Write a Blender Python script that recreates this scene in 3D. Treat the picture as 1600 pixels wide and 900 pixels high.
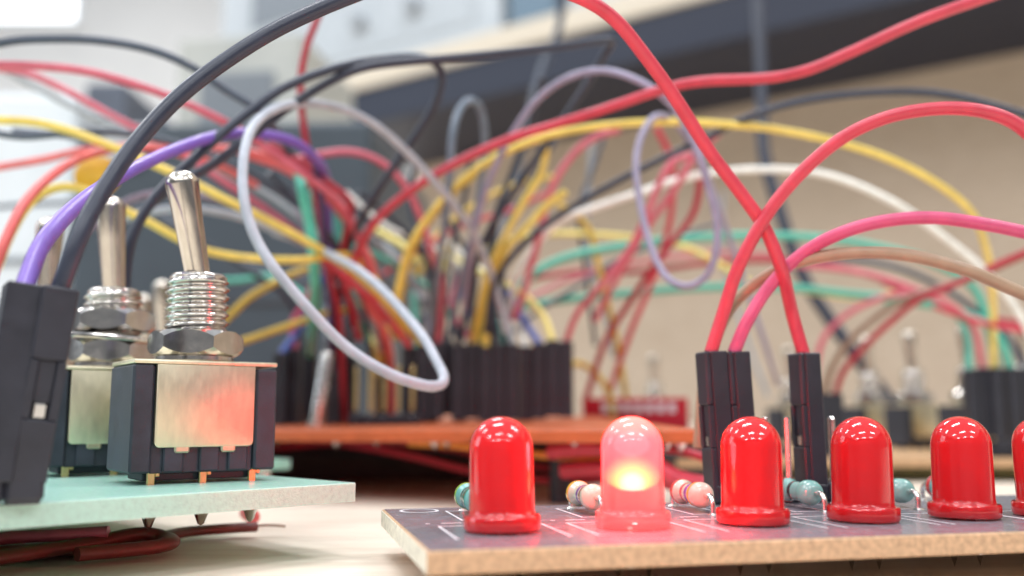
import bpy, bmesh, math, random
from mathutils import Vector, Matrix, Quaternion
random.seed(7)
D = bpy.data
for o in list(D.objects): D.objects.remove(o)
S = bpy.context.scene
COL = S.collection
# ------------------------------------------------------------------ units: 1 unit = 1 cm
S.unit_settings.system = 'METRIC'; S.unit_settings.scale_length = 0.01
HC = 1.28                       # camera height above the desk
F = 1488.0                      # focal length in pixels of a 1600 px wide picture
TH = math.atan(200.0/F)         # camera tilts up a little
cam_d = D.cameras.new('camera'); cam = D.objects.new('camera', cam_d); COL.objects.link(cam)
cam.location = (0, 0, HC); cam.rotation_euler = (math.pi/2+TH, 0, 0)
cam_d.sensor_width = 36; cam_d.lens = 36*F/1600
cam_d.clip_start = 0.1; cam_d.clip_end = 3000
cam_d.dof.use_dof = True; cam_d.dof.focus_distance = 8.4; cam_d.dof.aperture_fstop = 0.19
S.camera = cam
# ------------------------------------------------------------------ room light
W = D.worlds.new('World'); S.world = W; W.use_nodes = True
bg = W.node_tree.nodes['Background']
bg.inputs['Color'].default_value = (0.80, 0.86, 0.95, 1); bg.inputs['Strength'].default_value = 0.75
def area(x, y, z, sx, sy, rad, col=(0.98, 0.985, 1.0), rot=(0, 0, 0)):
    l = D.lights.new('ceiling_or_fill_light', 'AREA'); l.shape = 'RECTANGLE'; l.size = sx; l.size_y = sy
    l.energy = rad*math.pi*sx*sy; l.color = col
    o = D.objects.new('ceiling_or_fill_light', l); o.location = (x, y, z); o.rotation_euler = rot; COL.objects.link(o)
for ix, x in enumerate((-210, -30, 150)):
    for y in (-330, -150, 30, 210):  # rearmost row added behind the camera to brighten front faces
        area(x, y, 215, 92, 26, 27)
area(-330, 60, 110, 150, 120, 3, (.78, .9, 1), (0, -math.pi/2, 0))   # unseen lamp added for cool window light from the left
S.view_settings.view_transform = 'Standard'; S.view_settings.look = 'None'
S.view_settings.exposure = 0.15; S.view_settings.gamma = 1.0
S.render.resolution_x = 1024; S.render.resolution_y = 576
S.render.engine = 'CYCLES'
S.cycles.max_bounces = 8; S.cycles.transparent_max_bounces = 12
S.cycles.sample_clamp_indirect = 6.0

# ------------------------------------------------------------------ helpers
R3 = Vector((1, 0, 0)); F3 = Vector((0, math.cos(TH), math.sin(TH))); U3 = Vector((0, -math.sin(TH), math.cos(TH)))
def at(px, py, Y):
    """world point seen at photo pixel (px,py) that lies Y cm in front of the lens"""
    d = R3*((px-800)/F) + U3*((450-py)/F) + F3
    d *= Y/d.y
    return Vector((d.x, d.y, d.z+HC))
def lin(r, g, b):
    f = lambda c: (c/255/12.92) if c/255 <= .04045 else ((c/255+.055)/1.055)**2.4
    return (f(r), f(g), f(b), 1)
def tag(o, label=None, cat=None, group=None, kind=None):
    if label: o['label'] = label
    if cat: o['category'] = cat
    if group: o['group'] = group
    if kind: o['kind'] = kind
    return o
def empty(name, loc, rot=None):
    o = D.objects.new(name, None); COL.objects.link(o); o.location = loc
    o.empty_display_size = .3
    if rot is not None: o.rotation_euler = rot
    return o
def link(name, me, parent=None, loc=None, rot=None):
    o = D.objects.new(name, me); COL.objects.link(o)
    if parent is not None: o.parent = parent
    if loc is not None: o.location = loc
    if rot is not None: o.rotation_euler = rot
    return o
def tomesh(bm, name, mat, smooth=False, sharp=None):
    bmesh.ops.recalc_face_normals(bm, faces=bm.faces[:])
    me = D.meshes.new(name); bm.to_mesh(me); bm.free()
    if mat: me.materials.append(mat)
    if smooth:
        for p in me.polygons: p.use_smooth = True
        if sharp: me.set_sharp_from_angle(angle=math.radians(sharp))
    return me
def box(bm, x0, x1, y0, y1, z0, z1, bev=0.0, seg=1, M=None):
    b = bmesh.new()
    v = [b.verts.new((x, y, z)) for x in (x0, x1) for y in (y0, y1) for z in (z0, z1)]
    for f in ((0,1,3,2),(4,6,7,5),(0,4,5,1),(2,3,7,6),(0,2,6,4),(1,5,7,3)):
        b.faces.new([v[i] for i in f])
    if bev: bmesh.ops.bevel(b, geom=b.edges[:], offset=bev, segments=seg, profile=.5, affect='EDGES')
    if M is not None: bmesh.ops.transform(b, matrix=M, verts=b.verts)
    t = D.meshes.new('t'); b.to_mesh(t); b.free(); bm.from_mesh(t); D.meshes.remove(t)
def lathe(bm, prof, n=32, M=None):
    """prof: list of (r,z); caps where r==0"""
    rows = []
    for r, z in prof:
        if r < 1e-6: rows.append([bm.verts.new((0, 0, z))])
        else: rows.append([bm.verts.new((r*math.cos(2*math.pi*j/n), r*math.sin(2*math.pi*j/n), z)) for j in range(n)])
    for a, b in zip(rows, rows[1:]):
        for j in range(n):
            k = (j+1) % n
            if len(a) == 1 and len(b) == 1: continue
            if len(a) == 1: bm.faces.new((a[0], b[j], b[k]))
            elif len(b) == 1: bm.faces.new((a[j], a[k], b[0]))
            else: bm.faces.new((a[j], a[k], b[k], b[j]))
    if M is not None:
        vs = [v for r in rows for v in r]; bmesh.ops.transform(bm, matrix=M, verts=vs)
def spline(pts, sub=7):
    out = []; n = len(pts)
    for i in range(n-1):
        p0 = pts[i-1] if i else pts[0]*2-pts[1]
        p1, p2 = pts[i], pts[i+1]
        p3 = pts[i+2] if i+2 < n else pts[-1]*2-pts[-2]
        # centripetal-ish via bezier with limited tangents
        d = (p2-p1).length
        t1 = (p2-p0); t1 = t1.normalized()*d if t1.length > 1e-6 else t1
        t2 = (p3-p1); t2 = t2.normalized()*d if t2.length > 1e-6 else t2
        for k in range(sub):
            t = k/sub
            h00 = 2*t**3-3*t**2+1; h10 = t**3-2*t**2+t; h01 = -2*t**3+3*t**2; h11 = t**3-t**2
            out.append(p1*h00+t1*h10+p2*h01+t2*h11)
    out.append(pts[-1]); return out
def tube(bm, pts, r, n=12, caps=True):
    P = pts; T = []
    for i in range(len(P)):
        a = P[max(i-1, 0)]; b = P[min(i+1, len(P)-1)]
        T.append((b-a).normalized())
    u = T[0].orthogonal().normalized(); rings = []
    for i, p in enumerate(P):
        if i:
            q = T[i-1].rotation_difference(T[i]); u = (q @ u); u = (u-T[i]*u.dot(T[i])).normalized()
        v = T[i].cross(u)
        rr = r(i/(len(P)-1)) if callable(r) else r
        rings.append([bm.verts.new(p+(u*math.cos(2*math.pi*j/n)+v*math.sin(2*math.pi*j/n))*rr) for j in range(n)])
    for a, b in zip(rings, rings[1:]):
        for j in range(n): bm.faces.new((a[j], a[(j+1) % n], b[(j+1) % n], b[j]))
    if caps: bm.faces.new(rings[0][::-1]); bm.faces.new(rings[-1])

# ------------------------------------------------------------------ materials
def nodes(name):
    m = D.materials.new(name); m.use_nodes = True
    nt = m.node_tree; return m, nt, nt.nodes['Principled BSDF']
def mk(name, col, rough=.4, metal=0, var=.12, scale=8, bump=0, bscale=60, coat=0, spec=.5, rvar=.1, sub=0, subr=(.1,.1,.1), stretch=None):
    m, nt, p = nodes(name); N = nt.nodes; L = nt.links
    tc = N.new('ShaderNodeTexCoord'); src = tc.outputs['Object']
    if stretch:
        mp = N.new('ShaderNodeMapping'); mp.inputs['Scale'].default_value = stretch
        L.new(src, mp.inputs['Vector']); src = mp.outputs['Vector']
    nz = N.new('ShaderNodeTexNoise'); nz.inputs['Scale'].default_value = scale; nz.inputs['Detail'].default_value = 5
    L.new(src, nz.inputs['Vector'])
    cr = N.new('ShaderNodeValToRGB')
    lo = [c*(1-var) for c in col[:3]]+[1]; hi = [min(1, c*(1+var)) for c in col[:3]]+[1]
    cr.color_ramp.elements[0].color = lo; cr.color_ramp.elements[1].color = hi
    cr.color_ramp.elements[0].position = .3; cr.color_ramp.elements[1].position = .7
    L.new(nz.outputs['Fac'], cr.inputs['Fac']); L.new(cr.outputs['Color'], p.inputs['Base Color'])
    mr = N.new('ShaderNodeMapRange'); mr.inputs['To Min'].default_value = max(.02, rough-rvar); mr.inputs['To Max'].default_value = rough+rvar
    L.new(nz.outputs['Fac'], mr.inputs['Value']); L.new(mr.outputs['Result'], p.inputs['Roughness'])
    p.inputs['Metallic'].default_value = metal; p.inputs['Specular IOR Level'].default_value = spec
    p.inputs['Coat Weight'].default_value = coat; p.inputs['Coat Roughness'].default_value = .08
    if sub:
        p.inputs['Subsurface Weight'].default_value = sub; p.inputs['Subsurface Radius'].default_value = subr; p.inputs['Subsurface Scale'].default_value = 1
    if bump:
        n2 = N.new('ShaderNodeTexNoise'); n2.inputs['Scale'].default_value = bscale; n2.inputs['Detail'].default_value = 4
        L.new(src, n2.inputs['Vector'])
        b = N.new('ShaderNodeBump'); b.inputs['Strength'].default_value = bump; b.inputs['Distance'].default_value = .02
        L.new(n2.outputs['Fac'], b.inputs['Height']); L.new(b.outputs['Normal'], p.inputs['Normal'])
    return m
WC = {'black': (44,50,66), 'slate': (66,76,92), 'red': (196,60,78), 'darkred': (168,30,52), 'pink': (204,98,116), 'magenta': (198,78,118),
      'coral': (220,100,98), 'yellow': (232,206,98), 'mustard': (212,180,70), 'paleyellow': (240,224,130), 'white': (236,238,232), 'pearl': (170,177,188),
      'grey': (150,156,162), 'bluegrey': (112,126,142), 'lavender': (150,144,168), 'mauve': (132,120,140), 'purple': (116,84,178), 'teal': (84,182,160),
      'blue': (70,96,178), 'brown': (138,110,92), 'tan': (160,136,112), 'orange': (232,150,60), 'darkpurple': (76,54,100), 'rust': (116,50,46)}
wm = {}
def wmat(c):
    if c not in wm:
        wm[c] = mk('insulation_'+c, lin(*WC[c]), rough=.37, var=.11, scale=5, bump=.12, bscale=18, spec=.5, rvar=.14)
    return wm[c]
M_black = mk('black_plastic', lin(40,42,52), rough=.42, var=.18, scale=5, bump=.10, bscale=40)
M_blackd = mk('black_plastic_dusty', lin(48,53,64), rough=.5, var=.3, scale=4, bump=.15, bscale=50)
M_nickel = mk('nickel', (.60,.575,.54,1), rough=.17, metal=1, var=.08, scale=10, bump=.02, bscale=60, rvar=.06)
M_lever = mk('brushed_lever', (.60,.55,.48,1), rough=.21, metal=1, var=.12, scale=9, bump=.015, bscale=60, stretch=(3,3,.6), rvar=.06)
M_zinc = mk('yellow_zinc_plate', (.72,.66,.48,1), rough=.42, metal=1, var=.07, scale=6, bump=.05, bscale=30, stretch=(3,3,1), rvar=.06)
M_brass = mk('brass_pin', (.75,.58,.28,1), rough=.35, metal=1)
M_tin = mk('tinned_wire', (.75,.74,.72,1), rough=.25, metal=1)
M_mask = mk('grey_solder_mask', lin(122,122,130), rough=.24, var=.10, scale=6, bump=.04, bscale=30)
M_silk = mk('white_silkscreen', lin(232,228,232), rough=.5, var=.1, scale=30)
M_fr = mk('tan_board_edge', lin(198,162,128), rough=.75, var=.26, scale=21, bump=.5, bscale=60)
M_pale = mk('pale_cut_edge', lin(226,222,206), rough=.7, var=.25, scale=14, bump=.5, bscale=50)
M_orange = mk('orange_board', lin(186,92,50), rough=.42, var=.15, scale=4)
M_gbrown = mk('brown_board_edge', lin(196,158,118), rough=.6, var=.15, scale=6)
M_rbody = {}
def rmat(c): 
    if c not in M_rbody: M_rbody[c] = mk('resistor_%d_%d_%d' % c, lin(*c), rough=.22, var=.06, scale=12, coat=.6)
    return M_rbody[c]
def glassboard():
    m, nt, p = nodes('green_fibreglass'); N = nt.nodes; L = nt.links
    tc = N.new('ShaderNodeTexCoord'); nz = N.new('ShaderNodeTexNoise'); nz.inputs['Scale'].default_value = 22; nz.inputs['Detail'].default_value = 6
    L.new(tc.outputs['Object'], nz.inputs['Vector'])
    cr = N.new('ShaderNodeValToRGB'); cr.color_ramp.elements[0].position = .35; cr.color_ramp.elements[1].position = .7
    cr.color_ramp.elements[0].color = lin(150,200,184); cr.color_ramp.elements[1].color = lin(178,218,206)
    L.new(nz.outputs['Fac'], cr.inputs['Fac']); L.new(cr.outputs['Color'], p.inputs['Base Color'])
    p.inputs['Roughness'].default_value = .28
    p.inputs['Subsurface Weight'].default_value = .7; p.inputs['Subsurface Radius'].default_value = (.12,.25,.18); p.inputs['Subsurface Scale'].default_value = 1
    b = N.new('ShaderNodeBump'); b.inputs['Strength'].default_value = .25; b.inputs['Distance'].default_value = .02
    L.new(nz.outputs['Fac'], b.inputs['Height']); L.new(b.outputs['Normal'], p.inputs['Normal'])
    return m
M_green = glassboard()
def ledmat():
    m, nt, p = nodes('red_diffused_epoxy'); N = nt.nodes; L = nt.links
    p.inputs['Base Color'].default_value = (.78,.022,.028,1); p.inputs['Roughness'].default_value = .12
    p.inputs['Subsurface Weight'].default_value = .8; p.inputs['Subsurface Radius'].default_value = (.35,.03,.03); p.inputs['Subsurface Scale'].default_value = 1
    p.inputs['Coat Weight'].default_value = 1; p.inputs['Coat Roughness'].default_value = .03; p.inputs['IOR'].default_value = 1.54
    tc = N.new('ShaderNodeTexCoord'); nz = N.new('ShaderNodeTexNoise'); nz.inputs['Scale'].default_value = 9; nz.inputs['Detail'].default_value = 3
    L.new(tc.outputs['Object'], nz.inputs['Vector'])
    mr = N.new('ShaderNodeMapRange'); mr.inputs['To Min'].default_value = .04; mr.inputs['To Max'].default_value = .12
    L.new(nz.outputs['Fac'], mr.inputs['Value']); L.new(mr.outputs['Result'], p.inputs['Roughness'])
    b = N.new('ShaderNodeBump'); b.inputs['Strength'].default_value = .012; b.inputs['Distance'].default_value = .02
    L.new(nz.outputs['Fac'], b.inputs['Height']); L.new(b.outputs['Normal'], p.inputs['Normal'])
    gl_ = N.new('ShaderNodeBsdfGlass'); gl_.inputs['Color'].default_value = (.95,.05,.04,1); gl_.inputs['Roughness'].default_value = .16; gl_.inputs['IOR'].default_value = 1.5
    mx = N.new('ShaderNodeMixShader'); mx.inputs['Fac'].default_value = .28
    L.new(p.outputs[0], mx.inputs[1]); L.new(gl_.outputs[0], mx.inputs[2]); L.new(mx.outputs[0], N['Material Output'].inputs['Surface'])
    return m
M_led = ledmat()
def litmat():
    m, nt, p = nodes('lit_red_epoxy'); N = nt.nodes; L = nt.links
    p.inputs['Base Color'].default_value = (.9,.12,.13,1); p.inputs['Roughness'].default_value = .1
    p.inputs['Emission Color'].default_value = (1,.09,.10,1); p.inputs['Emission Strength'].default_value = .95
    tc = N.new('ShaderNodeTexCoord'); sx = N.new('ShaderNodeSeparateXYZ'); L.new(tc.outputs['Object'], sx.inputs[0])
    cr = N.new('ShaderNodeValToRGB'); e = cr.color_ramp.elements
    e[0].position = 0; e[0].color = (1,.10,.10,1); e[1].position = .87; e[1].color = (1,.78,.58,1); a = e.new(.79); a.color = (1,.52,.42,1)
    a = e.new(.36); a.color = (1,.13,.12,1); a = e.new(.50); a.color = (1,.16,.20,1); a = e.new(.70); a.color = (1,.24,.28,1)
    L.new(sx.outputs['Z'], cr.inputs['Fac']); L.new(cr.outputs['Color'], p.inputs['Emission Color'])
    p.inputs['Coat Weight'].default_value = 1; p.inputs['Coat Roughness'].default_value = .03
    tr = N.new('ShaderNodeBsdfTransparent'); tr.inputs['Color'].default_value = (1,.62,.62,1)
    mx = N.new('ShaderNodeMixShader'); mx.inputs['Fac'].default_value = .46
    L.new(p.outputs[0], mx.inputs[1]); L.new(tr.outputs[0], mx.inputs[2])
    L.new(mx.outputs[0], N['Material Output'].inputs['Surface'])
    return m
M_lit = litmat()
def corevol():
    m = D.materials.new('led_light_core'); m.use_nodes = True; nt = m.node_tree; N = nt.nodes; L = nt.links
    N.remove(N['Principled BSDF'])
    tc = N.new('ShaderNodeTexCoord'); mp = N.new('ShaderNodeMapping'); mp.inputs['Scale'].default_value = (1,1,1.15)
    L.new(tc.outputs['Object'], mp.inputs['Vector'])
    ln = N.new('ShaderNodeVectorMath'); ln.operation = 'LENGTH'; L.new(mp.outputs['Vector'], ln.inputs[0])
    cr = N.new('ShaderNodeValToRGB'); e = cr.color_ramp.elements
    mr = N.new('ShaderNodeMapRange'); mr.inputs['From Max'].default_value = .27; L.new(ln.outputs['Value'], mr.inputs['Value'])
    e[0].position = 0; e[0].color = (.10,1,.95,1); e[1].position = 1; e[1].color = (0,0,0,1)
    a = e.new(.33); a.color = (.12,1,.75,1); a = e.new(.46); a.color = (.55,.75,.12,1); a = e.new(.75); a.color = (.35,.24,.09,1)
    L.new(mr.outputs['Result'], cr.inputs['Fac'])
    em = N.new('ShaderNodeEmission'); em.inputs['Strength'].default_value = 14
    L.new(cr.outputs['Color'], em.inputs['Color']); L.new(em.outputs[0], N['Material Output'].inputs['Volume'])
    return m
M_core = corevol()
def wood(name, c0, c1, rough=.45):
    m, nt, p = nodes(name); N = nt.nodes; L = nt.links
    tc = N.new('ShaderNodeTexCoord'); mp = N.new('ShaderNodeMapping'); mp.inputs['Scale'].default_value = (.25, 2.2, 1)
    mp.inputs['Rotation'].default_value = (0, 0, math.radians(8)); L.new(tc.outputs['Object'], mp.inputs['Vector'])
    nz = N.new('ShaderNodeTexNoise'); nz.inputs['Scale'].default_value = 1.6; nz.inputs['Detail'].default_value = 8; nz.inputs['Distortion'].default_value = .6
    L.new(mp.outputs['Vector'], nz.inputs['Vector'])
    cr = N.new('ShaderNodeValToRGB'); cr.color_ramp.elements[0].position = .35; cr.color_ramp.elements[1].position = .7
    cr.color_ramp.elements[0].color = c0; cr.color_ramp.elements[1].color = c1
    L.new(nz.outputs['Fac'], cr.inputs['Fac']); L.new(cr.outputs['Color'], p.inputs['Base Color']); p.inputs['Roughness'].default_value = rough
    return m
M_desk = wood('pale_wood_desk', lin(226,212,194), lin(240,228,212))
M_wall = wood('beige_back_panel', lin(190,171,150), lin(203,186,166), .6)

# ------------------------------------------------------------------ the setting
bm = bmesh.new(); box(bm, -260, 260, -60, 330, -3, 0, .05)
tag(link('desk_top', tomesh(bm, 'desk_top', M_desk)), kind='structure')
# shelf hutch line: shelf front edge runs from far left to near right
A2 = Vector((at(600,195,140).x, at(600,195,140).y)); B2 = Vector((at(1050,85,113).x, at(1050,85,113).y))
dirv = (B2-A2).normalized(); nrm = Vector((-dirv.y, dirv.x))     # nrm points away from the camera
if nrm.y < 0: nrm = -nrm
ang = math.atan2(dirv.y, dirv.x)
ZS = at(1050,85,113).z
def along(px):
    """distance from A2 along the shelf front for a pixel column"""
    k = (px-800)/F*math.cos(TH)    # x/y ratio near the horizon
    k = (px-800)/F/ (math.cos(TH)+ .27*math.sin(TH))
    # A2+dirv*t has x = k*y
    return (k*A2.y-A2.x)/(dirv.x-k*dirv.y)
hut = empty('shelf', (A2.x, A2.y, 0), (0, 0, ang))
DEP = 24.0
bm = bmesh.new(); box(bm, -24, 190, 0, DEP, ZS, ZS+6.0, .25); o = link('shelf_board', tomesh(bm, 'shelf_board', mk('black_shelf', lin(26,33,52), rough=.5, var=.1)), hut)
bm = bmesh.new(); box(bm, -24, 190, -.5, DEP-.5, ZS+6.002, ZS+9.5, .25); link('shelf_trim', tomesh(bm, 'shelf_trim', mk('cream_laminate', lin(208,198,180), rough=.4, var=.05)), hut)
tag(hut, 'long black shelf with cream upper edge running across the top', 'shelf')
bm = bmesh.new(); box(bm, -14, 260, DEP, DEP+2.5, 0, 160)
o = link('back_wall', tomesh(bm, 'back_wall', M_wall), None, (A2.x, A2.y, 0), (0, 0, ang)); tag(o, kind='structure')
# far room wall seen at the top left
bm = bmesh.new(); box(bm, -420, 260, 400, 406, -90, 260)
tag(link('room_wall', tomesh(bm, 'room_wall', mk('pale_room_wall', lin(234,234,232), rough=.8, var=.06, scale=.02))), kind='structure')
M_room = mk('grey_room_wall', lin(120,122,126), rough=.8, var=.1, scale=.02)
bm = bmesh.new(); box(bm, -420, 360, -454, -450, -90, 260); tag(link('room_wall', tomesh(bm, 'room_wall', M_room)), kind='structure')
bm = bmesh.new(); box(bm, 361, 365, -449, 399, -90, 260); tag(link('room_wall', tomesh(bm, 'room_wall', M_room)), kind='structure')
bm = bmesh.new(); box(bm, -425, -421, -449, 399, -90, 260); tag(link('room_wall', tomesh(bm, 'room_wall', M_room)), kind='structure')
bm = bmesh.new(); box(bm, -420, 360, -449, 399, -94, -90.5); tag(link('floor', tomesh(bm, 'floor', mk('grey_floor', lin(110,108,106), rough=.6, var=.1, scale=.05))), kind='structure')
# bright window on it
c = at(40, 5, 398)
m_win, nt, p = nodes('bright_window'); p.inputs['Base Color'].default_value = (.9,.95,1,1); p.inputs['Emission Color'].default_value = (.95,.98,1,1); p.inputs['Emission Strength'].default_value = 1.7
win = empty('window', c); tag(win, 'bright overexposed window at the upper left', 'window')
bm = bmesh.new(); box(bm, -60, 22, 0, 1, -8, 40, .3); link('pane', tomesh(bm, 'pane', m_win), win)
fm = mk('window_frame_white', lin(235,238,240), rough=.5)
bm = bmesh.new(); box(bm, -63, 25, -.6, 1.5, -11, -8.1, .3); box(bm, 22.1, 25, -.6, 1.5, -8, 40, .3); link('frame', tomesh(bm, 'frame', fm), win)

# instruments on the shelf (front faces along the shelf front)
ZT = ZS+9.5
def instrument(px0, px1, h, depth, mat, y0=1.0):
    t0, t1 = along(px0), along(px1)
    r = empty('instrument', (A2.x+dirv.x*t0+nrm.x*y0, A2.y+dirv.y*t0+nrm.y*y0, ZT), (0, 0, ang))
    w = t1-t0
    bm = bmesh.new(); box(bm, 0, w, .5, depth, 0, h, .4, 2); link('case', tomesh(bm, 'case', mat), r)
    return r, w
M_inst = mk('light_grey_case', lin(184,192,198), rough=.45, var=.05, scale=1)
M_inst2 = mk('dark_inset', lin(120,128,136), rough=.4, var=.08, scale=1)
M_knob = mk('grey_knob', lin(150,156,162), rough=.4)
r, w = instrument(300, 772, 40, 22, M_inst); tag(r, 'pale grey bench instrument standing at the left end of the shelf', 'instrument')
bm = bmesh.new(); box(bm, w*.08, w*.93, .25, .49, 3, 37, .1); link('front_panel', tomesh(bm, 'front_panel', mk('panel_grey', lin(176,184,190), rough=.5, var=.08, scale=.6)), r)
bm = bmesh.new(); box(bm, w*.14, w*.5, .05, .24, 13, 32, .08); link('screen', tomesh(bm, 'screen', M_inst2), r)
for i in range(4):
    bm = bmesh.new(); lathe(bm, [(0,0),(1.3,0),(1.2,1.6),(0,1.6)], 20, Matrix.Translation((w*(.56+.09*i), .25, 8+(i % 2)*9)) @ Matrix.Rotation(math.pi/2, 4, 'X'))
    link('knob', tomesh(bm, 'knob', M_knob, True, 40), r)
r, w = instrument(790, 868, 46, 22, mk('blue_grey_case', lin(98,122,140), rough=.45, var=.06, scale=1), .2); tag(r, 'narrow blue grey instrument case between the two pale instruments', 'instrument')
bm = bmesh.new(); box(bm, w*.2, w*.8, .3, .49, 20, 40, .1); link('front_panel', tomesh(bm, 'front_panel', M_inst2), r)
r, w = instrument(884, 1010, 8.5, 20, M_inst); tag(r, 'low whitish instrument box right of the blue grey case on the shelf', 'instrument')
bm = bmesh.new(); box(bm, w*.1, w*.9, .3, .49, 2, 6.5, .1); link('front_panel', tomesh(bm, 'front_panel', mk('panel_white', lin(226,232,240), rough=.4)), r)

# equipment cabinet behind the switches
def plainbox(name, px0, px1, ytop, Y, dep, mat, rotdeg, label, cat, bz=0):
    a = at(px0, 650, Y); b = at(px1, 650, Y); zt = at((px0+px1)/2, ytop, Y).z
    r = empty(name, (a.x, a.y, bz), (0, 0, math.radians(rotdeg))); w = (b.x-a.x)/math.cos(math.radians(rotdeg))
    bm = bmesh.new(); box(bm, 0, w, 0, dep, 0, zt-bz, .3, 2); link('case', tomesh(bm, 'case', mat), r)
    tag(r, label, cat); return r, w, zt-bz
M_cab = mk('grey_green_case', lin(62,74,84), rough=.5, var=.08, scale=.5)
r, w, h = plainbox('equipment_case', 92, 575, 195, 36, 14, M_cab, -4, 'dark grey green equipment case behind the toggle switches', 'equipment')
bm = bmesh.new(); box(bm, .4, w-.4, -.12, -.005, h*.43, h*.43+.25, .03); link('seam', tomesh(bm, 'seam', mk('dark_seam', lin(58,64,72), rough=.5)), r)
bm = bmesh.new(); box(bm, 1.2, 2.8, -.35, -.005, h*.86, h*.99, .1); link('latch', tomesh(bm, 'latch', mk('pale_latch', lin(170,178,184), rough=.4)), r)
r, w, h = plainbox('white_case', -120, 86, 142, 40, 12, mk('white_case', lin(222,232,238), rough=.5, var=.04, scale=.4), 3, 'tall white equipment case at the left edge', 'equipment')
bm = bmesh.new(); box(bm, .5, w-.5, -.1, -.005, h*.5, h*.52, .03); link('seam', tomesh(bm, 'seam', M_inst2), r)
r, w, h = plainbox('grey_box', 250, 460, 60, 75, 14, mk('grey_box', lin(176,180,176), rough=.5, var=.1, scale=.3), -8, 'pale grey box standing behind the dark equipment case', 'equipment')
bm = bmesh.new(); box(bm, w*.2, w*.8, -.2, -.005, h*.6, h*.9, .1); link('front_panel', tomesh(bm, 'front_panel', M_inst2), r)
r, w, h = plainbox('dark_box', 100, 168, 128, 60, 10, mk('dark_box', lin(88,96,110), rough=.5, var=.1, scale=.3), 0, 'small dark box peeking above the equipment case at left', 'equipment')

# ------------------------------------------------------------------ component builders (meshes cached and shared)
CACHE = {}
def cached(key, fn):
    if key not in CACHE: CACHE[key] = fn()
    return CACHE[key]
# --- dupont plug housing, local z up, base at z=0, open face -y
def m_housing():
    bm = bmesh.new(); w = .124
    box(bm, -w, w, -.06, .124, 0, 1.4, .012)                       # back slab
    box(bm, -w, w, -.124, -.0605, .86, 1.4, .016)                  # upper block
    box(bm, -w, -.06, -.124, -.0605, .44, .8595, .008); box(bm, .06, w, -.124, -.0605, .44, .8595, .008)
    box(bm, -w, w, -.124, -.0605, 0, .4395, .012)                  # lower block
    box(bm, -.0595, .0595, -.100, -.0605, .56, .8595, .006)        # tongue
    return tomesh(bm, 'plug_housing', M_black)
def m_contact():
    bm = bmesh.new(); box(bm, -.045, .045, -.105, -.0606, .445, .555, .01); return tomesh(bm, 'contact', M_tin)
def housing(parent, base, top, xdir, flip=False):
    """hang a housing so that it runs from base to top (world), xdir = its width direction (world)"""
    if flip: xdir = -xdir
    z = (top-base).normalized(); x = (xdir-z*xdir.dot(z)).normalized(); y = z.cross(x)
    Mx = Matrix((x, y, z)).transposed().to_4x4(); Mx.translation = base
    o = link('plug_housing', cached('housing', m_housing)); o.parent = parent
    o.matrix_parent_inverse = Matrix.Identity(4)
    o.matrix_local = Matrix.Translation(-parent.location) @ Mx
    c = link('contact', cached('contact', m_contact), o)
    return o
def m_pinhead(n):
    bm = bmesh.new(); p = .254
    for i in range(n): box(bm, -.126+i*p, .126+i*p, -.13, .13, 0, .20, .03)
    return tomesh(bm, 'header_base', M_black)
def m_pin(): 
    bm = bmesh.new(); box(bm, -.03, .03, -.03, .03, .20, .86, .015); return tomesh(bm, 'pin', M_tin)
def header(parent, n, loc, rotz, name='pin_header', pins=None):
    r = link(name, cached(('hdr', n), lambda: m_pinhead(n)), parent, loc, (0, 0, rotz))
    for i in (range(n) if pins is None else pins): link('pin', cached('pin', m_pin), r, (i*.254, 0, 0))
    return r
# --- mini toggle switch, long axis x, front -y, base z=0
def m_sw_body():
    bm = bmesh.new()
    box(bm, -.69, -.50, -.40, .40, .075, 1.05, .02); box(bm, .45, .66, -.40, .40, .075, 1.03, .02)
    box(bm, -.499, .449, -.35, .35, .07, 1.05, .01)
    box(bm, -.53, .49, -.25, .25, 0, .069, .01)
    for x in (-.30, .03, .30): box(bm, x-.09, x+.09, -.385, -.3505, .08, .31, .012)
    return tomesh(bm, 'body', M_blackd)
def m_sw_bracket():
    bm = bmesh.new()
    for y0, y1 in ((-.412, -.362), (.362, .412)):
        b2 = bmesh.new(); box(b2, -.485, .435, y0, y1, .30, 1.053)
        bmesh.ops.bevel(b2, geom=[e for e in b2.edges if abs(e.verts[0].co.y-e.verts[1].co.y) > .01 and e.verts[0].co.z < .5], offset=.05, segments=4, profile=.5, affect='EDGES')
        bmesh.ops.bevel(b2, geom=[e for e in b2.edges if abs(e.verts[0].co.y-e.verts[1].co.y) < .001], offset=.012, segments=2, profile=.5, affect='EDGES')
        t = D.meshes.new('t'); b2.to_mesh(t); b2.free(); bm.from_mesh(t); D.meshes.remove(t)
    box(bm, -.69, .66, -.405, .405, 1.052, 1.095, .018, 2)
    for x in (-.23, .20): box(bm, x-.07, x+.07, -.408, -.366, .25, .32, .015)
    return tomesh(bm, 'bracket', M_zinc, True, 35)
def m_sw_pin():
    bm = bmesh.new(); box(bm, -.035, .035, -.02, .02, -.16, .10, .008); box(bm, .0355, .075, -.018, .018, .04, .085, .006); return tomesh(bm, 'pin', M_brass)
def m_ring(r0, r1, h): 
    bm = bmesh.new(); b = .012; lathe(bm, [(r0,0),(r1-b,0),(r1,b),(r1,h-b),(r1-b,h),(r0,h),(r0,0)], 40); return tomesh(bm, 'washer', M_nickel, True, 35)
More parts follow.
